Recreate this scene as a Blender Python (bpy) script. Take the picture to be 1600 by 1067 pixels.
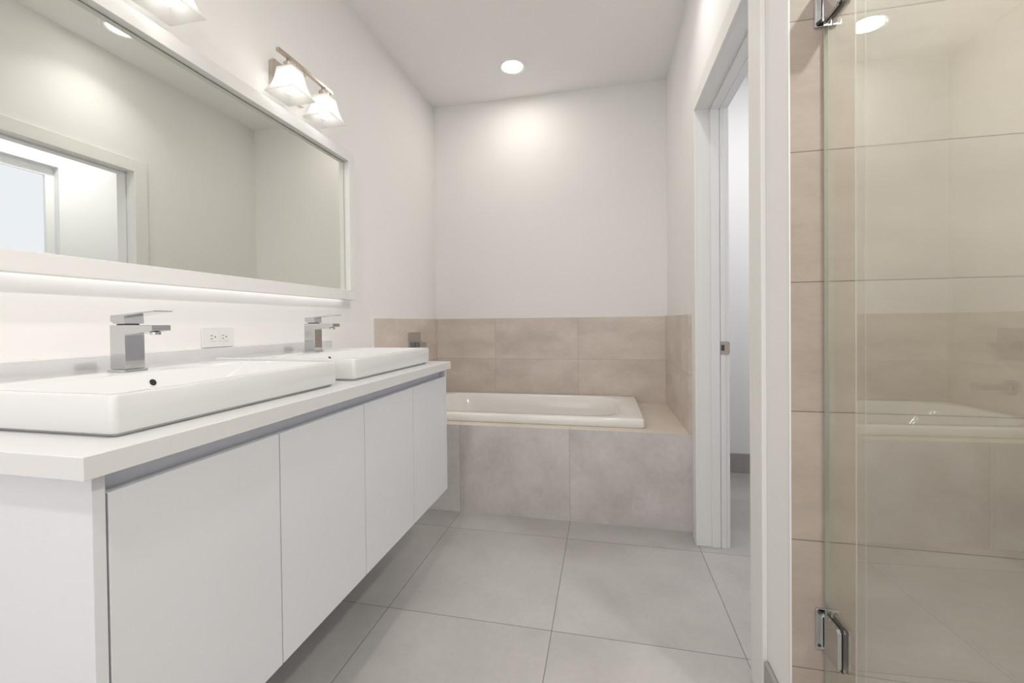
import bpy, bmesh, math
from mathutils import Vector, Matrix

# ---------------------------------------------------------------- camera, world, exposure
S = bpy.context.scene
C = S.collection
for o in list(bpy.data.objects):
    bpy.data.objects.remove(o)

F = Vector((-0.21240783, 0.9771149, -0.01137453))
R = Vector((0.97714769, 0.21228992, -0.01074124))
U = Vector((0.00808072, 0.01339612, 0.99987762))
FPX = 663.35
cam_d = bpy.data.cameras.new('camera')
cam = bpy.data.objects.new('camera', cam_d)
C.objects.link(cam)
cam.matrix_world = Matrix(((R.x, U.x, -F.x, 0.0), (R.y, U.y, -F.y, 0.0), (R.z, U.z, -F.z, 1.0577), (0, 0, 0, 1)))
cam_d.sensor_width = 36
cam_d.lens = FPX / 1600 * 36
cam_d.shift_y = -22.7 / 1600
cam_d.clip_start = 0.02
S.camera = cam

S.view_settings.view_transform = 'Standard'
S.view_settings.look = 'None'
S.view_settings.gamma = 1
S.view_settings.use_curve_mapping = False
S.view_settings.exposure = 1.2

world = bpy.data.worlds.new('world')
S.world = world
world.use_nodes = True
bgn = world.node_tree.nodes['Background']
bgn.inputs[0].default_value = (0.98, 0.98, 0.98, 1)
bgn.inputs[1].default_value = 0.72

K = 1.0                                    # overall lamp level
LAMP_W = dict(down=0.8 * K, bath=0.95 * K, entrance=6.4 * K, shower=19.0 * K, closet=3.8 * K)

# ---------------------------------------------------------------- main dimensions (metres)
XL = -1.2674        # left wall paint
XLT = -1.2554       # left tile face
XR = 0.427          # right wall paint
XRT = 0.409         # tile face beside the tub
YB = 3.080          # back wall paint
YBT = 3.066         # back tile face
ZC = 2.705
YT = 2.249          # front of the tub platform
ZD = 0.488          # deck
ZT = 1.087          # top of tub tile
YS = 1.1167         # shower far wall tile face
XG = 0.5014         # glass plane
GX, GY = -0.7946, 2.0645    # floor grid
PX, PY = 0.61, 0.6301
YN = -1.9           # near end of the room

# ---------------------------------------------------------------- helpers
ORG = {}
def link(o, parent=None):
    C.objects.link(o)
    if parent is not None:
        o.parent = parent
        ORG[o.name] = ORG[parent.name]
    return o

def tag(o, label=None, cat=None, group=None, kind=None):
    if label: o['label'] = label
    if cat: o['category'] = cat
    if group: o['group'] = group
    if kind: o['kind'] = kind
    return o

def thing(name, label, cat, loc, group=None):
    o = bpy.data.objects.new(name, None)
    o.empty_display_size = 0.05
    C.objects.link(o)
    o.location = loc
    ORG[o.name] = Vector(loc)
    return tag(o, label, cat, group)

def obj(name, bm, mat, parent=None, smooth=None, loc=None):
    bmesh.ops.recalc_face_normals(bm, faces=bm.faces[:])
    off = ORG[parent.name] if parent is not None else (Vector(loc) if loc else Vector((0, 0, 0)))
    for v in bm.verts:
        v.co -= off
    me = bpy.data.meshes.new(name)
    bm.to_mesh(me)
    bm.free()
    me.materials.append(mat)
    if smooth is not None:
        for p in me.polygons: p.use_smooth = True
        me.set_sharp_from_angle(angle=math.radians(smooth))
    o = bpy.data.objects.new(name, me)
    if parent is None and loc:
        o.location = loc
    link(o, parent)
    if parent is None:
        ORG[o.name] = off.copy()
    return o

def struct(name, bm, mat, parent=None, smooth=None):
    o = obj(name, bm, mat, parent, smooth)
    if parent is None: o['kind'] = 'structure'
    return o

def box(bm, x0, x1, y0, y1, z0, z1, bev=0, seg=2):
    t = bmesh.new()
    bmesh.ops.create_cube(t, size=1)
    for v in t.verts:
        v.co = Vector(((x0 + x1) / 2 + v.co.x * (x1 - x0), (y0 + y1) / 2 + v.co.y * (y1 - y0), (z0 + z1) / 2 + v.co.z * (z1 - z0)))
    if bev:
        bmesh.ops.bevel(t, geom=t.edges[:], offset=bev, segments=seg, profile=0.5, affect='EDGES')
    merge(bm, t)
    return bm

def merge(bm, t):
    me = bpy.data.meshes.new('tmp')
    t.to_mesh(me); t.free()
    bm.from_mesh(me)
    bpy.data.meshes.remove(me)

def nb(*a, **k):
    return box(bmesh.new(), *a, **k)

def prism(bm, pts, axis, a0, a1, bev=0):
    """polygon pts in the two other axes (in xyz order) extruded along axis"""
    t = bmesh.new()
    def mk(p, a):
        c = list(p); c.insert(axis, a); return t.verts.new(c)
    lo = [mk(p, a0) for p in pts]; hi = [mk(p, a1) for p in pts]
    t.faces.new(lo); t.faces.new(hi[::-1])
    n = len(pts)
    for i in range(n):
        t.faces.new((lo[i], lo[(i + 1) % n], hi[(i + 1) % n], hi[i]))
    bmesh.ops.recalc_face_normals(t, faces=t.faces[:])
    if bev:
        bmesh.ops.bevel(t, geom=t.edges[:], offset=bev, segments=2, profile=0.5, affect='EDGES')
    merge(bm, t)
    return bm

def cyl(bm, p0, p1, r0, r1=None, n=24):
    r1 = r0 if r1 is None else r1
    p0, p1 = Vector(p0), Vector(p1)
    d = (p1 - p0)
    q = d.to_track_quat('Z', 'Y').to_matrix()
    t = bmesh.new()
    a = [t.verts.new(p0 + q @ Vector((r0 * math.cos(k * 2 * math.pi / n), r0 * math.sin(k * 2 * math.pi / n), 0))) for k in range(n)]
    b = [t.verts.new(p1 + q @ Vector((r1 * math.cos(k * 2 * math.pi / n), r1 * math.sin(k * 2 * math.pi / n), 0))) for k in range(n)]
    for k in range(n): t.faces.new((a[k], a[(k + 1) % n], b[(k + 1) % n], b[k]))
    t.faces.new(a[::-1]); t.faces.new(b)
    merge(bm, t)
    return bm

def rloop(x0, x1, y0, y1, r, z, n=8):
    pts = []
    r = max(min(r, (x1 - x0) / 2 - 1e-4, (y1 - y0) / 2 - 1e-4), 1e-4)
    for cx, cy, a0 in ((x1 - r, y1 - r, 0), (x0 + r, y1 - r, 90), (x0 + r, y0 + r, 180), (x1 - r, y0 + r, 270)):
        for k in range(n + 1):
            a = math.radians(a0 + 90 * k / n)
            pts.append((cx + r * math.cos(a), cy + r * math.sin(a), z))
    return pts

def loft(bm, loops, cap0=True, cap1=True):
    vs = [[bm.verts.new(p) for p in L] for L in loops]
    n = len(vs[0])
    for a, b in zip(vs, vs[1:]):
        for k in range(n):
            bm.faces.new((a[k], a[(k + 1) % n], b[(k + 1) % n], b[k]))
    if cap0: bm.faces.new(vs[0][::-1])
    if cap1: bm.faces.new(vs[-1])
    return bm

def circ(cx, cy, r, z, n=48):
    return [(cx + r * math.cos(2 * math.pi * k / n), cy + r * math.sin(2 * math.pi * k / n), z) for k in range(n)]

def sweep(bm, path, r, n=12):
    """round tube along a path"""
    path = [Vector(p) for p in path]
    rings = []
    for i, p in enumerate(path):
        d = (path[min(i + 1, len(path) - 1)] - path[max(i - 1, 0)]).normalized()
        q = d.to_track_quat('Z', 'Y').to_matrix()
        rings.append([p + q @ Vector((r * math.cos(k * 2 * math.pi / n), r * math.sin(k * 2 * math.pi / n), 0)) for k in range(n)])
    return loft(bm, rings)

def dup(root, d, label=None, group=None):
    r = root.copy(); C.objects.link(r); r.location = root.location + Vector(d)
    if label: r['label'] = label
    if group: r['group'] = group
    for ch in list(root.children):
        c = ch.copy(); C.objects.link(c); c.parent = r
        for g in list(ch.children):
            e = g.copy(); C.objects.link(e); e.parent = c
    return r

# ---------------------------------------------------------------- materials
def newmat(name):
    m = bpy.data.materials.new(name); m.use_nodes = True
    nt = m.node_tree
    return m, nt, nt.nodes['Principled BSDF']

def plain(name, col, rough=0.5, metal=0.0, spec=None, coat=0.0, noise=0.0, nscale=6.0, bump=0.0, bscale=250.0, emit=None):
    m, nt, b = newmat(name)
    b.inputs['Base Color'].default_value = (*col, 1)
    b.inputs['Roughness'].default_value = rough
    b.inputs['Metallic'].default_value = metal
    if spec is not None: b.inputs['Specular IOR Level'].default_value = spec
    if coat:
        b.inputs['Coat Weight'].default_value = coat
        b.inputs['Coat Roughness'].default_value = 0.04
    geo = nt.nodes.new('ShaderNodeNewGeometry')
    if noise:
        tx = nt.nodes.new('ShaderNodeTexNoise'); tx.inputs['Scale'].default_value = nscale; tx.inputs['Detail'].default_value = 4
        nt.links.new(geo.outputs['Position'], tx.inputs['Vector'])
        mx = nt.nodes.new('ShaderNodeMix'); mx.data_type = 'RGBA'
        mx.inputs[6].default_value = (*[c * (1 - noise) for c in col], 1)
        mx.inputs[7].default_value = (*[min(1, c * (1 + noise)) for c in col], 1)
        nt.links.new(tx.outputs['Fac'], mx.inputs[0]); nt.links.new(mx.outputs[2], b.inputs['Base Color'])
    if bump:
        t2 = nt.nodes.new('ShaderNodeTexNoise'); t2.inputs['Scale'].default_value = bscale; t2.inputs['Detail'].default_value = 2
        nt.links.new(geo.outputs['Position'], t2.inputs['Vector'])
        bp = nt.nodes.new('ShaderNodeBump'); bp.inputs['Strength'].default_value = bump; bp.inputs['Distance'].default_value = 0.001
        nt.links.new(t2.outputs['Fac'], bp.inputs['Height']); nt.links.new(bp.outputs[0], b.inputs['Normal'])
    if emit:
        b.inputs['Emission Color'].default_value = (*emit[0], 1); b.inputs['Emission Strength'].default_value = emit[1]
    return m

def tile(name, dark, light, grout, lines, rough=0.42, gw=0.0022, stretch=(1, 1, 1), seed=0.0):
    """cement-look tile; lines = list of (axis, offset, period, axis2 or None)"""
    m, nt, b = newmat(name)
    N, L = nt.nodes, nt.links
    geo = N.new('ShaderNodeNewGeometry')
    sep = N.new('ShaderNodeSeparateXYZ'); L.new(geo.outputs['Position'], sep.inputs[0])
    def math_(op, a, bb=None, clamp=False):
        n = N.new('ShaderNodeMath'); n.operation = op; n.use_clamp = clamp
        for i, v in enumerate((a, bb)):
            if v is None: continue
            if isinstance(v, (int, float)): n.inputs[i].default_value = v
            else: L.new(v, n.inputs[i])
        return n.outputs[0]
    masks, cells = [], []
    for ax, off, per in lines:
        t = math_('DIVIDE', math_('SUBTRACT', sep.outputs[ax], off), per)
        cells.append(math_('FLOOR', math_('ADD', t, 0.0)))
        f = math_('FRACT', math_('ADD', t, 0.5))
        dist = math_('ABSOLUTE', math_('SUBTRACT', f, 0.5))
        masks.append(math_('LESS_THAN', dist, gw / 2 / per))
    mask = masks[0]
    for k in masks[1:]: mask = math_('MAXIMUM', mask, k)
    # per tile offset so that the clouding changes from one tile to the next
    cmb = N.new('ShaderNodeCombineXYZ')
    for i, c in enumerate(cells[:3]): L.new(c, cmb.inputs[i])
    cmb.inputs[2].default_value = seed
    wn = N.new('ShaderNodeTexWhiteNoise'); wn.noise_dimensions = '3D'; L.new(cmb.outputs[0], wn.inputs['Vector'])
    sc = N.new('ShaderNodeVectorMath'); sc.operation = 'SCALE'; sc.inputs['Scale'].default_value = 7.0; L.new(wn.outputs['Color'], sc.inputs[0])
    mp = N.new('ShaderNodeMapping'); mp.inputs['Scale'].default_value = stretch; L.new(geo.outputs['Position'], mp.inputs['Vector'])
    ad = N.new('ShaderNodeVectorMath'); ad.operation = 'ADD'; L.new(mp.outputs[0], ad.inputs[0]); L.new(sc.outputs[0], ad.inputs[1])
    n1 = N.new('ShaderNodeTexNoise'); n1.inputs['Scale'].default_value = 3.2; n1.inputs['Detail'].default_value = 6; n1.inputs['Roughness'].default_value = 0.55
    L.new(ad.outputs[0], n1.inputs['Vector'])
    n2 = N.new('ShaderNodeTexNoise'); n2.inputs['Scale'].default_value = 40; n2.inputs['Detail'].default_value = 5; n2.inputs['Roughness'].default_value = 0.7
    L.new(ad.outputs[0], n2.inputs['Vector'])
    fac = math_('ADD', math_('MULTIPLY', n1.outputs['Fac'], 1.6), math_('MULTIPLY', n2.outputs['Fac'], 0.6))
    fac = math_('SUBTRACT', fac, 0.60, True)
    fac = math_('ADD', math_('MULTIPLY', fac, 0.85), math_('MULTIPLY', wn.outputs['Value'], 0.15), True)
    mx = N.new('ShaderNodeMix'); mx.data_type = 'RGBA'
    mx.inputs[6].default_value = (*dark, 1); mx.inputs[7].default_value = (*light, 1)
    L.new(fac, mx.inputs[0])
    m2 = N.new('ShaderNodeMix'); m2.data_type = 'RGBA'
    m2.inputs[7].default_value = (*grout, 1)
    L.new(mask, m2.inputs[0]); L.new(mx.outputs[2], m2.inputs[6])
    L.new(m2.outputs[2], b.inputs['Base Color'])
    rr = N.new('ShaderNodeMapRange'); rr.inputs[3].default_value = rough - 0.06; rr.inputs[4].default_value = rough + 0.06
    L.new(n1.outputs['Fac'], rr.inputs[0]); L.new(rr.outputs[0], b.inputs['Roughness'])
    bp = N.new('ShaderNodeBump'); bp.inputs['Strength'].default_value = 0.5; bp.inputs['Distance'].default_value = 0.001
    h = math_('SUBTRACT', math_('MULTIPLY', n2.outputs['Fac'], 0.25), mask)
    L.new(h, bp.inputs['Height']); L.new(bp.outputs[0], b.inputs['Normal'])
    return m

def lamp_mat(name, col, strength):
    m = bpy.data.materials.new(name); m.use_nodes = True
    nt = m.node_tree; nt.nodes.clear()
    e = nt.nodes.new('ShaderNodeEmission'); e.inputs[0].default_value = (*col, 1); e.inputs[1].default_value = strength
    o = nt.nodes.new('ShaderNodeOutputMaterial'); nt.links.new(e.outputs[0], o.inputs[0])
    return m

def glass_mat(name, tint, f0=0.042):
    """clear sheet: unbent see-through plus a Schlick mirror term on each face"""
    m = bpy.data.materials.new(name); m.use_nodes = True
    nt = m.node_tree; nt.nodes.clear(); N, L = nt.nodes, nt.links
    tr = N.new('ShaderNodeBsdfTransparent'); tr.inputs[0].default_value = (*tint, 1)
    gl = N.new('ShaderNodeBsdfGlossy'); gl.inputs['Roughness'].default_value = 0.0
    geo = N.new('ShaderNodeNewGeometry')
    dt = N.new('ShaderNodeVectorMath'); dt.operation = 'DOT_PRODUCT'; L.new(geo.outputs['Normal'], dt.inputs[0]); L.new(geo.outputs['Incoming'], dt.inputs[1])
    def mm(op, a, b=None, clamp=False):
        n = N.new('ShaderNodeMath'); n.operation = op; n.use_clamp = clamp
        for i, v in enumerate((a, b)):
            if v is None: continue
            if isinstance(v, (int, float)): n.inputs[i].default_value = v
            else: L.new(v, n.inputs[i])
        return n.outputs[0]
    c = mm('ABSOLUTE', dt.outputs['Value'])
    f = mm('ADD', mm('MULTIPLY', mm('POWER', mm('SUBTRACT', 1.0, c, True), 5.0), 1 - f0), f0, True)
    mx = N.new('ShaderNodeMixShader'); L.new(f, mx.inputs[0]); L.new(tr.outputs[0], mx.inputs[1]); L.new(gl.outputs[0], mx.inputs[2])
    o = N.new('ShaderNodeOutputMaterial'); L.new(mx.outputs[0], o.inputs[0])
    return m

def shade_mat(name):
    m = bpy.data.materials.new(name); m.use_nodes = True
    nt = m.node_tree; nt.nodes.clear(); N, L = nt.nodes, nt.links
    t = N.new('ShaderNodeBsdfTranslucent'); t.inputs[0].default_value = (0.92, 0.915, 0.90, 1)
    d = N.new('ShaderNodeBsdfDiffuse'); d.inputs[0].default_value = (0.60, 0.595, 0.58, 1)
    p = N.new('ShaderNodeBsdfTransparent'); p.inputs[0].default_value = (1, 1, 1, 1)
    a = N.new('ShaderNodeMixShader'); a.inputs[0].default_value = 0.25; L.new(t.outputs[0], a.inputs[1]); L.new(d.outputs[0], a.inputs[2])
    b = N.new('ShaderNodeMixShader'); b.inputs[0].default_value = 0.12; L.new(a.outputs[0], b.inputs[1]); L.new(p.outputs[0], b.inputs[2])
    o = N.new('ShaderNodeOutputMaterial'); L.new(b.outputs[0], o.inputs[0])
    return m

M = {}
M['paint'] = plain('wall_paint', (0.885, 0.874, 0.862), 0.75, noise=0.008, bump=0.05, bscale=180)
M['ceil'] = plain('ceiling_paint', (0.935, 0.925, 0.915), 0.85, noise=0.006)
M['closet'] = plain('closet_paint', (0.88, 0.88, 0.885), 0.75, noise=0.006)
M['trim'] = plain('trim_enamel', (0.84, 0.84, 0.835), 0.35, noise=0.005)
M['casing'] = plain('casing_enamel', (0.86, 0.85, 0.83), 0.4, noise=0.005)
M['cab'] = plain('cabinet_lacquer', (0.765, 0.765, 0.81), 0.32, noise=0.006, nscale=3)
M['counter'] = plain('quartz_white', (0.745, 0.74, 0.745), 0.22, noise=0.01, nscale=60)
M['ceramic'] = plain('sink_ceramic', (0.745, 0.745, 0.75), 0.08, coat=0.5, noise=0.003)
M['acrylic'] = plain('tub_acrylic', (0.90, 0.885, 0.86), 0.10, coat=0.4, noise=0.003)
M['chrome'] = plain('chrome', (0.60, 0.60, 0.61), 0.07, 1.0, noise=0.01, nscale=30)
M['darkmetal'] = plain('dark_recess_metal', (0.10, 0.10, 0.10), 0.4, 0.6, noise=0.02)
M['nickel'] = plain('brushed_nickel', (0.56, 0.51, 0.45), 0.28, 1.0, noise=0.03, nscale=80)
M['alu'] = plain('anodised_channel', (0.80, 0.83, 0.93), 0.38, 0.0, noise=0.01)
M['black'] = plain('black_gap', (0.012, 0.012, 0.012), 0.5, noise=0.02)
M['rubber'] = plain('black_gasket', (0.02, 0.02, 0.02), 0.6, noise=0.02)
M['glassedge'] = plain('glass_edge_line', (0.42, 0.41, 0.35), 0.3, noise=0.01)
M['plastic'] = plain('outlet_plastic', (0.82, 0.81, 0.80), 0.3, noise=0.004)
M['frame'] = plain('mirror_frame_lacquer', (0.80, 0.79, 0.775), 0.3, noise=0.004)
M['shade'] = shade_mat('frosted_glass_shade')
M['bulb'] = lamp_mat('bulb_glow', (1.0, 0.98, 0.955), 5.5)
M['diff'] = lamp_mat('downlight_glow', (1.0, 0.97, 0.93), 9)
M['led'] = lamp_mat('led_strip_glow', (1.0, 0.98, 0.97), 2.2)
M['pane'] = lamp_mat('daylit_frosted_pane', (0.90, 0.92, 1.0), 0.47)
M['glass'] = glass_mat('shower_glass', (0.93, 0.975, 0.945), 0.27)
m, nt, b = newmat('silvered_mirror')
b.inputs['Base Color'].default_value = (0.86, 0.875, 0.825, 1); b.inputs['Metallic'].default_value = 1; b.inputs['Roughness'].default_value = 0.0
M['mirror'] = m
GR = (0.19, 0.175, 0.165)
GRW = (0.44, 0.385, 0.34)
M['floor'] = tile('floor_tile', (0.385, 0.366, 0.358), (0.565, 0.543, 0.532), GR, [(0, GX, PX), (1, GY, PY)], rough=0.38, gw=0.0028)
M['tfront'] = tile('tub_front_tile', (0.48, 0.435, 0.41), (0.80, 0.77, 0.77), GRW, [(0, GX, PX)], gw=0.0026, seed=3.0)
M['tdeck'] = tile('tub_deck_tile', (0.62, 0.55, 0.475), (0.76, 0.685, 0.60), GRW, [(0, GX, PX)], gw=0.0022, seed=5.0)
M['tback'] = tile('surround_tile_back', (0.51, 0.435, 0.375), (0.82, 0.74, 0.67), GRW, [(0, GX, PX), (2, ZT - 0.3, 0.305)], gw=0.0022, stretch=(1, 1, 2.2), seed=7.0)
M['tside'] = tile('surround_tile_side', (0.51, 0.435, 0.375), (0.82, 0.74, 0.67), GRW, [(1, YBT - 0.61, 0.61), (2, ZT - 0.3, 0.305)], gw=0.0022, stretch=(1, 1, 2.2), seed=9.0)
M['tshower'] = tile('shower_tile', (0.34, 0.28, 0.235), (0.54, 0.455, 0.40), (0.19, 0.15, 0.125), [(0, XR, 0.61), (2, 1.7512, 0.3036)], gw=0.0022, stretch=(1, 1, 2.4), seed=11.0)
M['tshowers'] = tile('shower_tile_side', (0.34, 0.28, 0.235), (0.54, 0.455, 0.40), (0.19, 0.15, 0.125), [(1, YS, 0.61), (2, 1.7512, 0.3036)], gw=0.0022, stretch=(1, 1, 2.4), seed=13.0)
M['tbase'] = tile('baseboard_tile', (0.36, 0.335, 0.315), (0.43, 0.405, 0.385), GR, [(0, GX, PX), (1, GY, PY)], gw=0.002, seed=15.0)

# ---------------------------------------------------------------- lamps
def area(name, loc, power, size, col=(1, 0.975, 0.945), rot=(0, 0, 0), shape='DISK', spread=180):
    d = bpy.data.lights.new(name, 'AREA'); d.shape = shape; d.size = size; d.energy = power; d.color = col
    d.spread = math.radians(spread)
    o = bpy.data.objects.new(name, d); C.objects.link(o); o.location = loc; o.rotation_euler = rot
    return o

# ---------------------------------------------------------------- room shell
XO = 1.75                                   # outer extent on the right
struct('floor', nb(XL - 0.1, XO, YN - 0.1, 3.35, -0.08, 0.0), M['floor'])
struct('ceiling', nb(XL - 0.1, XO, YN - 0.1, 3.35, ZC, ZC + 0.08), M['ceil'])

wl = struct('wall_left', nb(XL - 0.1, XL, YN, 3.35, 0, ZC), M['paint'])
struct('tile_panel', nb(XL, XLT, 2.150, YBT, 0.3, ZT), M['tside'], wl)
e = struct('edge_strip', nb(XL, XLT + 0.001, 2.146, 2.150, 0.3, ZT), M['trim'], wl)

wb = struct('wall_back', nb(XL, XR + 0.02, YB, 3.35, 0, ZC), M['paint'])
struct('tile_panel', nb(XLT, XRT, YBT, YB, ZD - 0.02, ZT), M['tback'], wb)

bm = bmesh.new()
WY0, WY1, WH = 1.352, 2.130, 2.045         # rough opening of the doorway
XW = 0.556                                  # far side of the doorway wall
box(bm, XR, XW, WY1, YB + 0.1, 0, ZC)
box(bm, XR, XW, WY0, WY1, WH, ZC)
box(bm, XR, XW, YS + 0.010, WY0, 0, ZC)
wr = struct('wall_right', bm, M['paint'])
struct('tile_panel', nb(XRT, XR, YT, YBT, ZD - 0.0005, ZT), M['tside'], wr)
struct('wall_right_near', nb(XR, XW, YN, -0.36, 0, ZC), M['paint'])

# near end of the room, behind the camera, with a wide opening added to let ambient world light in
bm = bmesh.new()
box(bm, XL, -1.15, YN - 0.1, YN, 0, ZC)
box(bm, 0.35, XR + 0.05, YN - 0.1, YN, 0, ZC)
box(bm, -1.15, 0.35, YN - 0.1, YN, 2.35, ZC)
struct('wall_near', bm, M['paint'])

# small room beyond the doorway
WX = 1.40
struct('wall_closet_back', nb(XW, WX + 0.2, 3.19, 3.35, 0, ZC), M['closet'])
struct('wall_closet_near', nb(XW, WX + 0.2, YS + 0.010, 1.24, 0, ZC), M['closet'])
bm = bmesh.new()
wy0, wy1, wz0, wz1 = 1.55, 2.33, 1.10, 2.216
box(bm, WX, WX + 0.16, 1.24, wy0, 0, ZC)
box(bm, WX, WX + 0.16, wy1, 3.19, 0, ZC)
box(bm, WX, WX + 0.16, wy0, wy1, 0, wz0)
box(bm, WX, WX + 0.16, wy0, wy1, wz1, ZC)
struct('wall_closet_right', bm, M['closet'])
bm = bmesh.new()
fx0, fx1 = WX + 0.05, WX + 0.10
for a in ((wy0, wy0 + 0.05, wz0 + 0.05, wz1 - 0.065), (wy1 - 0.05, wy1, wz0 + 0.05, wz1 - 0.065), (wy0, wy1, wz0, wz0 + 0.05), (wy0, wy1, wz1 - 0.065, wz1)):
    box(bm, fx0, fx1, *a)
wn = struct('window_1', bm, M['trim'])
p = struct('pane', nb(fx0 + 0.02, fx0 + 0.026, wy0 + 0.049, wy1 - 0.049, wz0 + 0.049, wz1 - 0.064), M['pane'], wn)
struct('sill', nb(WX - 0.02, fx0, wy0, wy1, wz0 - 0.02, wz0), M['trim'], wn)

# shower enclosure
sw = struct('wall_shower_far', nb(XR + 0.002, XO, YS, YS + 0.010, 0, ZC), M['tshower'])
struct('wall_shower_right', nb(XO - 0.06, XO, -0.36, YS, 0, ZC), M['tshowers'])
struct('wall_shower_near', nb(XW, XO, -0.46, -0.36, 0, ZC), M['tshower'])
struct('trim_1', nb(XR - 0.0015, XR + 0.002, YS - 0.0015, YS + 0.012, 0, ZC, bev=0.0005), M['trim'])

# baseboards (tile)
struct('baseboard_right', nb(XR - 0.012, XR, YS + 0.004, 1.256, 0, 0.132, bev=0.001), M['tbase'])
struct('baseboard_closet', nb(XW, WX, 3.178, 3.19, 0, 0.1336, bev=0.001), M['tbase'])
struct('baseboard_left', nb(XL, XL + 0.012, YN, YT - 0.002, 0, 0.132, bev=0.001), M['tbase'])

# doorway lining: casing, jamb with its stop and strike plate
CF = 0.414                                   # casing face
ZH = 2.030
YF, YNR = 2.118, 1.364                        # clear faces of the lining
bm = bmesh.new()
def casing(bm, y0, y1, z0, z1):
    box(bm, CF, XR, y0, y1, z0, z1, bev=0.002)
casing(bm, YF, 2.195, 0, ZH + 0.075)
casing(bm, 1.262, YNR - 0.004, 0, ZH + 0.075)
casing(bm, YNR - 0.004, YF, ZH, ZH + 0.075)
door = struct('door_1', bm, M['casing'])
bm = bmesh.new()
for a in ((YF, WY1, 0, WH), (WY0, YNR, 0, WH)):
    box(bm, XR - 0.004, XW + 0.006, a[0], a[1], a[2], a[3], bev=0.0015)
box(bm, XR - 0.004, XW + 0.006, YNR, YF, ZH, WH, bev=0.0015)
struct('jamb', bm, M['trim'], door)
bm = bmesh.new()
box(bm, 0.482, 0.520, YF - 0.010, YF, 0, ZH, bev=0.003)
box(bm, 0.482, 0.520, YNR, YNR + 0.010, 0, ZH, bev=0.003)
box(bm, 0.482, 0.520, YNR, YF, ZH - 0.010, ZH, bev=0.003)
box(bm, 0.522, 0.545, YF - 0.006, YF, 0, ZH, bev=0.002)
box(bm, 0.522, 0.545, YNR, YF, ZH - 0.006, ZH, bev=0.002)
struct('door_stop', bm, M['trim'], door)
bm = bmesh.new()
prism(bm, [(0.521, 0.899), (0.555, 0.899), (0.561, 0.905), (0.561, 0.953), (0.555, 0.959), (0.521, 0.959)], 1, YF - 0.0095, YF - 0.005, bev=0.0008)
st = struct('strike_plate', bm, M['nickel'], door); tag(st, 'brushed metal strike plate on the door jamb')
struct('latch_hole', nb(0.524, 0.538, YF - 0.0105, YF - 0.009, 0.916, 0.943), M['darkmetal'], st)

# ---------------------------------------------------------------- tub platform and tub
XE = 0.205
TX0, TX1, TY0, TY1 = XLT + 0.015, XE, 2.328, YBT - 0.012
plat = thing('bath_platform', 'low beige tiled platform the white bathtub is set into', 'bath surround', (-0.4, YT, 0))
obj('front_panel', nb(XL + 0.014, XR - 0.002, YT, YT + 0.012, 0, ZD - 0.0005, bev=0.0006), M['tfront'], plat)
bm = bmesh.new()
box(bm, XLT, XRT, YT + 0.0005, TY0 + 0.02, ZD - 0.014, ZD)
box(bm, XE - 0.02, XRT, TY0 + 0.02, YBT - 0.0005, ZD - 0.014, ZD)
box(bm, XLT, XE - 0.02, TY1 - 0.02, YBT - 0.0005, ZD - 0.014, ZD)
box(bm, XLT, TX0 + 0.02, TY0 + 0.02, TY1 - 0.02, ZD - 0.014, ZD)
obj('deck', bm, M['tdeck'], plat)

tub = thing('bathtub', 'white drop-in bathtub with rounded basin in the tiled platform', 'bathtub', ((TX0 + TX1) / 2, (TY0 + TY1) / 2, ZD))
ZR = 0.536
bm = bmesh.new()
def RL(i, r, z, n=10): return rloop(TX0 + i, TX1 - i, TY0 + i, TY1 - i, r, z, n)
bx0, bx1, by0, by1 = TX0 + 0.075, TX1 - 0.115, TY0 + 0.062, TY1 - 0.055
loops = [RL(0.004, 0.02, ZD + 0.0005), RL(0, 0.02, ZD + 0.004), RL(0, 0.02, ZR - 0.010), RL(0.003, 0.022, ZR - 0.003), RL(0.010, 0.024, ZR),
         rloop(bx0 - 0.006, bx1 + 0.006, by0 - 0.006, by1 + 0.006, 0.20, ZR, 10),
         rloop(bx0, bx1, by0, by1, 0.20, ZR - 0.003, 10),
         rloop(bx0 + 0.008, bx1 - 0.006, by0 + 0.006, by1 - 0.006, 0.20, ZR - 0.014, 10),
         rloop(bx0 + 0.05, bx1 - 0.02, by0 + 0.018, by1 - 0.018, 0.20, ZR - 0.09, 10),
         rloop(bx0 + 0.17, bx1 - 0.045, by0 + 0.035, by1 - 0.035, 0.18, ZR - 0.22, 10),
         rloop(bx0 + 0.27, bx1 - 0.075, by0 + 0.05, by1 - 0.05, 0.16, ZR - 0.33, 10),
         rloop(bx0 + 0.33, bx1 - 0.11, by0 + 0.08, by1 - 0.08, 0.13, ZR - 0.375, 10),
         rloop(bx0 + 0.38, bx1 - 0.16, by0 + 0.12, by1 - 0.12, 0.09, ZR - 0.385, 10)]
loft(bm, loops, cap0=False)
obj('tub_shell', bm, M['acrylic'], tub, smooth=50)
cyl_bm = cyl(bmesh.new(), (-0.14, (TY0 + TY1) / 2, ZR - 0.3855), (-0.14, (TY0 + TY1) / 2, ZR - 0.380), 0.035)
obj('drain', cyl_bm, M['chrome'], tub, smooth=40)
ov = cyl(bmesh.new(), (bx1 - 0.038, (TY0 + TY1) / 2, ZR - 0.13), (bx1 - 0.050, (TY0 + TY1) / 2, ZR - 0.133), 0.035)
obj('overflow_cover', ov, M['chrome'], tub, smooth=40)

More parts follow.
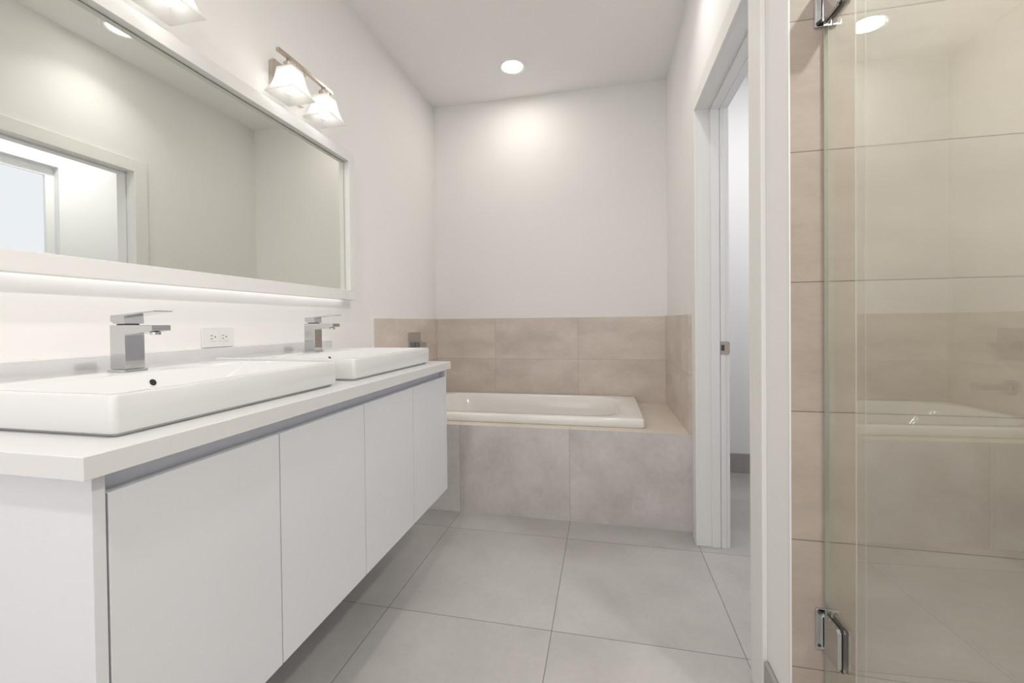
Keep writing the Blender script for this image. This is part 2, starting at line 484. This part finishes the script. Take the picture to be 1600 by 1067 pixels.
# tub mixer on the left tile
mx = thing('bath_mixer', 'square chrome bath mixer plate on the beige tile behind the far sink', 'bath tap', (XLT, 2.655, 0.92))
obj('wall_plate', nb(XLT, XLT + 0.012, 2.568, 2.742, 0.828, 0.998, bev=0.002), M['chrome'], mx)
obj('handle_hub', nb(XLT + 0.0125, XLT + 0.055, 2.648, 2.700, 0.882, 0.932, bev=0.002), M['chrome'], mx)
obj('lever', nb(XLT + 0.030, XLT + 0.044, 2.701, 2.765, 0.892, 0.922, bev=0.002), M['chrome'], mx)
sp = thing('bath_spout', 'square chrome spout over the hidden end of the bathtub', 'spout', (XLT, 2.68, 0.68))
obj('flange', nb(XLT, XLT + 0.008, 2.645, 2.715, 0.645, 0.715, bev=0.002), M['chrome'], sp)
obj('spout_body', nb(XLT + 0.0085, XLT + 0.17, 2.655, 2.705, 0.664, 0.696, bev=0.003), M['chrome'], sp)

# ---------------------------------------------------------------- vanity
XS = -0.6889         # door faces
XV = -0.665          # counter front
CY0, CY1 = 0.4194, 1.776
ZC1, ZC0 = 0.8872, 0.8552
ZB, ZDT = 0.3190, 0.8216
van = thing('vanity_cabinet', 'long white wall-hung vanity cabinet with four flat doors under the two sinks', 'cabinet', (XL, 1.1, 0.32))
PB = XL + 0.013
obj('side_panel', nb(PB, XS, 0.4434, 0.4600, ZB, ZC0 - 0.0004, bev=0.0008), M['cab'], van)
obj('side_panel', nb(PB, XS, 1.764, 1.780, ZB, ZC0 - 0.0004, bev=0.0008), M['cab'], van)
obj('bottom_panel', nb(PB, XS - 0.022, 0.4605, 1.7635, ZB + 0.001, ZB + 0.017), M['cab'], van)
obj('back_panel', nb(PB, PB + 0.012, 0.4605, 1.7635, ZB + 0.018, ZC0 - 0.001), M['cab'], van)
ys = [0.4618, 0.7880, 1.1198, 1.4425, 1.7632]
for a, b_ in zip(ys, ys[1:]):
    obj('door', nb(XS - 0.019, XS, a + 0.0013, b_ - 0.0013, ZB + 0.0005, ZDT, bev=0.0008), M['cab'], van)
bm = bmesh.new()
# simple profile: back plate with a rounded top corner, lip behind the doors
prof = [(XS - 0.006, ZC0 - 0.0006), (XS - 0.006, ZC0 - 0.0020), (XS - 0.012, ZC0 - 0.0030), (XS - 0.018, ZC0 - 0.0060), (XS - 0.0225, ZC0 - 0.0115),
        (XS - 0.0250, ZC0 - 0.020), (XS - 0.0255, 0.806), (XS - 0.0205, 0.806), (XS - 0.0205, 0.804), (XS - 0.0430, 0.804), (XS - 0.0430, ZC0 - 0.0006)]
prism(bm, prof, 1, 0.4605, 1.7635)
obj('grip_channel', bm, M['alu'], van, smooth=35)
obj('carcass_edge', nb(XS - 0.040, XS - 0.0205, 0.4625, 1.762, ZB + 0.018, 0.802), M['cab'], van)

ct = thing('countertop', 'long white square-edged countertop on the vanity cabinet', 'countertop', (XL, 1.1, ZC0))
obj('slab', nb(XL + 0.001, XV, CY0, CY1, ZC0, ZC1, bev=0.0012), M['counter'], ct)
obj('backsplash', nb(XL + 0.0005, XLT, CY0, CY1, ZC1, 0.983, bev=0.001), M['counter'], ct)

# ---------------------------------------------------------------- sinks
SX0, SX1 = -1.232, -0.7255
SY0, SY1 = 0.4955, 1.0495
SZ0, SZ1 = ZC1 + 0.0005, 0.9535
SYC = (SY0 + SY1) / 2
sink = thing('vessel_sink', 'near white rectangular counter sink with a raised rim', 'sink', (-0.98, SYC, ZC1), 'vessel sinks on the vanity')
bm = bmesh.new()
def SL(i, r, z, n=6): return rloop(SX0 + i, SX1 - i, SY0 + i, SY1 - i, r, z, n)
ix0, ix1, iy0, iy1 = -1.012, SX1 - 0.016, SY0 + 0.016, SY1 - 0.016
loops = [SL(0.012, 0.008, SZ0), SL(0.008, 0.009, SZ0 + 0.004), SL(0.0035, 0.010, SZ0 + 0.006), SL(0.0015, 0.010, SZ0 + 0.010), SL(0.0, 0.010, SZ1 - 0.005), SL(0.0015, 0.010, SZ1 - 0.0015), SL(0.005, 0.013, SZ1),
         rloop(ix0 - 0.004, ix1 + 0.004, iy0 - 0.004, iy1 + 0.004, 0.012, SZ1, 6),
         rloop(ix0, ix1, iy0, iy1, 0.012, SZ1 - 0.002, 6),
         rloop(ix0 + 0.003, ix1 - 0.002, iy0 + 0.004, iy1 - 0.004, 0.014, SZ1 - 0.007, 6),
         rloop(ix0 + 0.020, ix1 - 0.035, iy0 + 0.10, iy1 - 0.10, 0.025, SZ1 - 0.050, 6),
         rloop(ix0 + 0.032, ix1 - 0.05, iy0 + 0.125, iy1 - 0.125, 0.02, SZ1 - 0.056, 6)]
loft(bm, loops)
basin = obj('basin', bm, M['ceramic'], sink, smooth=35)
oc = Vector((ix0 + 0.0098, SYC - 0.006, SZ1 - 0.024))
nrm = Vector((0.93, 0, 0.37)).normalized()
bm = bmesh.new()
q = nrm.to_track_quat('Z', 'Y').to_matrix()
def ring(r, h): return [oc + nrm * h + q @ Vector((r * math.cos(2 * math.pi * k / 24), r * math.sin(2 * math.pi * k / 24), 0)) for k in range(24)]
loft(bm, [ring(0.0100, -0.002), ring(0.0100, 0.0012), ring(0.0080, 0.0016), ring(0.0074, 0.0006)], cap1=False)
rim = obj('overflow_ring', bm, M['ceramic'], sink, smooth=50)
obj('overflow_hole', cyl(bmesh.new(), oc + nrm * -0.001, oc + nrm * 0.0009, 0.0076), M['black'], rim)
obj('drain', cyl(bmesh.new(), (-0.87, SYC, SZ1 - 0.0555), (-0.87, SYC, SZ1 - 0.052), 0.026), M['chrome'], sink, smooth=40)
sink2 = dup(sink, (0, 0.6355, 0), 'far white rectangular counter sink with a raised rim')

# ---------------------------------------------------------------- faucets
FX, FY = -1.079, 0.771
FZ = SZ1 + 0.0003
fa = thing('basin_faucet', 'square chrome lever faucet on the near sink', 'faucet', (FX, FY, FZ), 'square chrome faucets on the sinks')
obj('base_plate', nb(FX - 0.026, FX + 0.026, FY - 0.025, FY + 0.025, FZ, FZ + 0.006, bev=0.001), M['chrome'], fa)
bm = bmesh.new()
by_ = FY - 0.021, FY + 0.021
zt = 1.0605
prism(bm, [(FX - 0.022, FZ + 0.0062), (FX + 0.022, FZ + 0.0062), (FX + 0.022, zt - 0.022), (FX + 0.050, zt - 0.020), (FX + 0.099, zt - 0.0135), (FX + 0.099, zt - 0.001), (FX + 0.040, zt), (FX - 0.022, zt)],
      1, by_[0], by_[1], bev=0.0008)
obj('body_and_spout', bm, M['chrome'], fa)
obj('aerator', cyl(bmesh.new(), (FX + 0.082, FY, zt - 0.0163), (FX + 0.082, FY, zt - 0.0225), 0.010), M['chrome'], fa, smooth=40)
obj('cartridge_neck', nb(FX - 0.011, FX + 0.017, FY - 0.014, FY + 0.014, zt, zt + 0.003), M['darkmetal'], fa)
bm = bmesh.new()
prism(bm, [(FX - 0.010, zt + 0.0032), (FX + 0.022, zt + 0.0032), (FX + 0.0205, zt + 0.0200), (FX + 0.060, zt + 0.0245), (FX + 0.105, zt + 0.0290), (FX + 0.105, zt + 0.0315), (FX + 0.06, zt + 0.0285), (FX + 0.020, zt + 0.0245),
           (FX - 0.019, zt + 0.0225), (FX - 0.0205, zt + 0.010)], 1, by_[0], by_[1], bev=0.0004)
obj('lever_handle', bm, M['chrome'], fa)
bm = cyl(bmesh.new(), (FX - 0.034, FY, FZ), (FX - 0.034, FY, FZ + 0.062), 0.002, n=10)
cyl(bm, (FX - 0.034, FY, FZ + 0.062), (FX - 0.034, FY, FZ + 0.068), 0.0045, n=12)
obj('lift_rod', bm, M['chrome'], fa, smooth=40)
fa2 = dup(fa, (0, 0.642, 0), 'square chrome lever faucet on the far sink')

# ---------------------------------------------------------------- outlet
OX = XL + 0.0005
out = thing('wall_outlet', 'white sideways double outlet on the wall between the two faucets', 'outlet', (XL, 1.178, 1.019))
obj('cover_plate', nb(OX, OX + 0.005, 1.121, 1.237, 0.985, 1.052, bev=0.0018), M['plastic'], out)
for yc in (1.158, 1.200):
    f = obj('receptacle', nb(OX + 0.0048, OX + 0.0065, yc - 0.016, yc + 0.016, 1.019 - 0.014, 1.019 + 0.014, bev=0.0006), M['plastic'], out)
    bm = bmesh.new()
    box(bm, OX + 0.0063, OX + 0.0068, yc - 0.0085, yc - 0.001, 1.0235, 1.0252)
    box(bm, OX + 0.0063, OX + 0.0068, yc - 0.0085, yc - 0.001, 1.0128, 1.0145)
    cyl(bm, (OX + 0.0063, yc + 0.0075, 1.019), (OX + 0.0068, yc + 0.0075, 1.019), 0.0022, n=12)
    obj('slots', bm, M['black'], f)

# ---------------------------------------------------------------- mirror
MG = -1.2324
MF = -1.2050
mi = thing('wall_mirror', 'long wall mirror in a raised white frame above the vanity', 'mirror', (XL, 1.13, 1.53))
iy0_, iy1_, iz0_, iz1_ = 0.402, 1.8555, 1.2215, 1.8475
fw = 0.047
bm = bmesh.new()
box(bm, XL + 0.030, MF, iy0_ - fw, iy1_ + fw, iz1_, iz1_ + fw, bev=0.0015)
box(bm, XL + 0.030, MF, iy0_ - fw, iy1_ + fw, iz0_ - fw, iz0_, bev=0.0015)
box(bm, XL + 0.030, MF, iy0_ - fw, iy0_, iz0_, iz1_, bev=0.0015)
box(bm, XL + 0.030, MF, iy1_, iy1_ + fw, iz0_, iz1_, bev=0.0015)
obj('frame', bm, M['frame'], mi)
obj('mirror_glass', nb(MG - 0.004, MG, iy0_ + 0.003, iy1_ - 0.004, iz0_ + 0.0015, iz1_ - 0.0035), M['mirror'], mi)
bm = bmesh.new()
box(bm, MG - 0.006, MG - 0.0042, iy0_, iy1_, iz0_, iz1_)
obj('backing', bm, M['rubber'], mi)
bm = bmesh.new()
box(bm, XL + 0.022, XL + 0.0295, iy0_ - 0.02, iy1_ + 0.02, iz0_ - fw + 0.014, iz0_ - fw + 0.018)
obj('light_strip', bm, M['led'], mi)
for yy in (0.6, 1.13, 1.66):
    obj('hanging_bracket', nb(XL + 0.0005, XL + 0.0295, yy - 0.03, yy + 0.03, iz1_, iz1_ + 0.03), M['darkmetal'], mi)

# ---------------------------------------------------------------- sconces
BX, BZ = -1.166, 2.072
ya, yb_ = 1.411, 1.615
ym = (ya + yb_) / 2
sc = thing('vanity_light', 'two-shade wall light above the mirror, the far one shown whole', 'wall light', (XL, ym, 2.03), 'vanity lights above the mirror')
bm = bmesh.new()
prism(bm, [(ym - 0.088, 1.985), (ym + 0.088, 1.985), (ym + 0.088, 2.085), (ym + 0.078, 2.098), (ym - 0.078, 2.098), (ym - 0.088, 2.085)], 0, XL + 0.0005, XL + 0.018, bev=0.003)
obj('back_plate', bm, M['nickel'], sc)
bm = bmesh.new()
path = [(XL + 0.018, ym, 2.050), (XL + 0.04, ym, 2.048), (XL + 0.07, ym, 2.052), (XL + 0.09, ym, 2.062), (BX, ym, BZ)]
sweep(bm, path, 0.006)
obj('arm', bm, M['nickel'], sc, smooth=50)
bm = bmesh.new()
L = []
for k in range(25):                        # shallow arched bar
    t = -1 + 2 * k / 24
    y = ym + 0.158 * t
    z = BZ + 0.003 * (1 - t * t)
    L.append([(BX - 0.007, y, z - 0.006), (BX + 0.007, y, z - 0.006), (BX + 0.007, y, z + 0.006), (BX - 0.007, y, z + 0.006)])
loft(bm, L)
obj('cross_bar', bm, M['nickel'], sc)
for yc in (ya, yb_):
    bm = bmesh.new()
    cyl(bm, (BX + 0.004, yc, 2.024), (BX + 0.004, yc, 2.048), 0.021, 0.021)
    cyl(bm, (BX + 0.004, yc, 2.048), (BX + 0.002, yc, BZ - 0.004), 0.012, 0.009)
    cyl(bm, (BX + 0.006, yc, 1.994), (BX + 0.006, yc, 2.024), 0.013, 0.013)
    obj('shade_holder', bm, M['nickel'], sc, smooth=40)
    xc = BX + 0.007
    bm = bmesh.new()
    prof_ = [(w, z + 0.020) for w, z in ((0.034, 2.0038), (0.035, 1.998), (0.0365, 1.985), (0.0395, 1.965), (0.0445, 1.945), (0.0525, 1.925), (0.0638, 1.905))]
    outl = [rloop(xc - w, xc + w, yc - w, yc + w, 0.006, z, 3) for w, z in prof_]
    inl = [rloop(xc - w + 0.003, xc + w - 0.003, yc - w + 0.003, yc + w - 0.003, 0.004, z - (0.003 if k == len(prof_) - 1 else 0), 3) for k, (w, z) in enumerate([(w, z) for w, z in prof_][::-1][::-1])]
    inl = inl[::-1]
    inl[0] = [(x, y, prof_[-1][1]) for x, y, z in inl[0]]
    inl[-1] = [(x, y, prof_[0][1] - 0.003) for x, y, z in inl[-1]]
    loft(bm, outl + inl)
    obj('glass_shade', bm, M['shade'], sc, smooth=40)
    bm = bmesh.new()
    L = []
    for k in range(13):
        t = k / 12
        z = 1.994 - 0.060 * t
        r = 0.012 if t < 0.15 else max(0.0015, 0.0235 * math.sqrt(max(0, 1 - ((t - 0.62) / 0.385) ** 2)) if t > 0.5 else 0.012 + 0.0105 * ((t - 0.15) / 0.35))
        L.append(circ(xc, yc, r, z, 20))
    loft(bm, L)
    obj('bulb', bm, M['bulb'], sc, smooth=60)
sc2 = dup(sc, (0, -0.672, 0), 'two-shade wall light above the mirror, the near one cut by the top edge')

# ---------------------------------------------------------------- ceiling downlights
def downlight(x, y, label):
    t = thing('recessed_downlight', label, 'ceiling light', (x, y, ZC), 'recessed ceiling downlights')
    bm = bmesh.new()
    loft(bm, [circ(x, y, 0.097, ZC - 0.0003), circ(x, y, 0.095, ZC - 0.005), circ(x, y, 0.086, ZC - 0.008), circ(x, y, 0.070, ZC - 0.005), circ(x, y, 0.064, ZC - 0.0012)], cap0=False, cap1=False)
    obj('trim_ring', bm, M['ceil'], t, smooth=50)
    obj('lens', loft(bmesh.new(), [circ(x, y, 0.065, ZC - 0.0012), circ(x, y, 0.064, ZC - 0.0028)]), M['diff'], t)
    return t
d1 = downlight(-0.566, 2.697, 'round recessed downlight in the ceiling in front of the bath wall')
d2 = downlight(0.13, 1.86, 'round recessed downlight in the ceiling beside the doorway')
d3 = downlight(-0.35, -0.35, 'added unseen fill downlight in the ceiling near the entrance')  # unseen fixture added behind the camera as fill light
area('lamp_bath', (-0.566, 2.697, ZC - 0.012), LAMP_W['bath'], 0.12, col=(1, 0.92, 0.83))
area('lamp_doorway', (0.13, 1.86, ZC - 0.012), LAMP_W['down'], 0.12, spread=120)
area('fill_entrance', (-0.35, -0.35, ZC - 0.012), LAMP_W['entrance'], 0.12, col=(1, 0.955, 0.90))
d4 = downlight(1.1, 0.35, 'added unseen fill downlight in the ceiling over the shower')  # fixture out of view, added to brighten the shower tile
area('fill_shower', (1.1, 0.35, ZC - 0.012), LAMP_W['shower'], 0.12)
d5 = downlight(1.0, 2.2, 'added unseen fill downlight in the ceiling of the small room past the doorway')  # added out of sight to lift the light beyond the doorway
area('fill_closet', (1.0, 2.2, ZC - 0.012), LAMP_W['closet'], 0.12, col=(1, 0.99, 0.98))

# ---------------------------------------------------------------- shower glass
def swing(bm, deg=2.0):
    bmesh.ops.rotate(bm, cent=(XG, YS - 0.006, 0), matrix=Matrix.Rotation(math.radians(deg), 3, 'Z'), verts=bm.verts[:])
    return bm
GT = 0.005
sd = thing('shower_door', 'frameless greenish glass shower door on two chrome wall hinges', 'shower door', (XG, 0.76, 0.02))
obj('glass_panel', swing(nb(XG - GT, XG + GT, 0.412, YS - 0.0065, 0.02, 2.15, bev=0.0008, seg=1)), M['glass'], sd)
obj('edge_line', swing(nb(XG - GT, XG + GT, YS - 0.0064, YS - 0.0050, 0.02, 2.15)), M['glassedge'], sd)  # thin strip added to draw the visible edge line of the glass
for zc in (0.3345, 1.7745):
    bm = nb(0.4785, 0.5245, YS - 0.006, YS - 0.0003, zc - 0.047, zc + 0.047, bev=0.0008)
    box(bm, XG - 0.017, XG - 0.0055, YS - 0.017, YS - 0.006, zc - 0.036, zc + 0.036, bev=0.001)
    box(bm, XG - 0.0055, XG + 0.0055, YS - 0.0058, YS - 0.006 + 0.0002, zc - 0.036, zc + 0.036)
    h = obj('hinge', bm, M['chrome'], sd); tag(h, 'chrome wall hinge of the glass door')
    for sx in (0.4845, 0.5185):
        for sz in (-0.039, 0.039):
            obj('screw', cyl(bmesh.new(), (sx, YS - 0.0060, zc + sz), (sx, YS - 0.0072, zc + sz), 0.0038, n=16), M['darkmetal'], h, smooth=40)
    for s in (-1, 1):
        a0, a1 = sorted((XG + s * (GT + 0.0006), XG + s * (GT + 0.0086)))
        bm = bmesh.new()
        prism(bm, [(YS - 0.0195, zc - 0.045), (1.047, zc - 0.045), (1.042, zc - 0.040), (1.042, zc + 0.040), (1.047, zc + 0.045), (YS - 0.0195, zc + 0.045)], 0, a0, a1, bev=0.0008)
        obj('clamp_plate', swing(bm), M['chrome'], h)
        g0, g1 = sorted((XG + s * (GT + 0.0001), XG + s * (GT + 0.0005)))
        obj('gasket', swing(nb(g0, g1, 1.0395, YS - 0.018, zc - 0.047, zc + 0.047)), M['rubber'], h)
fp = thing('fixed_shower_screen', 'fixed clear glass screen beside the shower door, toward the entrance', 'shower screen', (XG, 0.02, 0.0))
obj('glass_panel', nb(XG - GT, XG + GT, -0.355, 0.408, 0.012, 2.15, bev=0.0008, seg=1), M['glass'], fp)
obj('floor_channel', nb(XG - 0.01, XG + 0.01, -0.355, 0.408, 0.0, 0.0115), M['chrome'], fp)
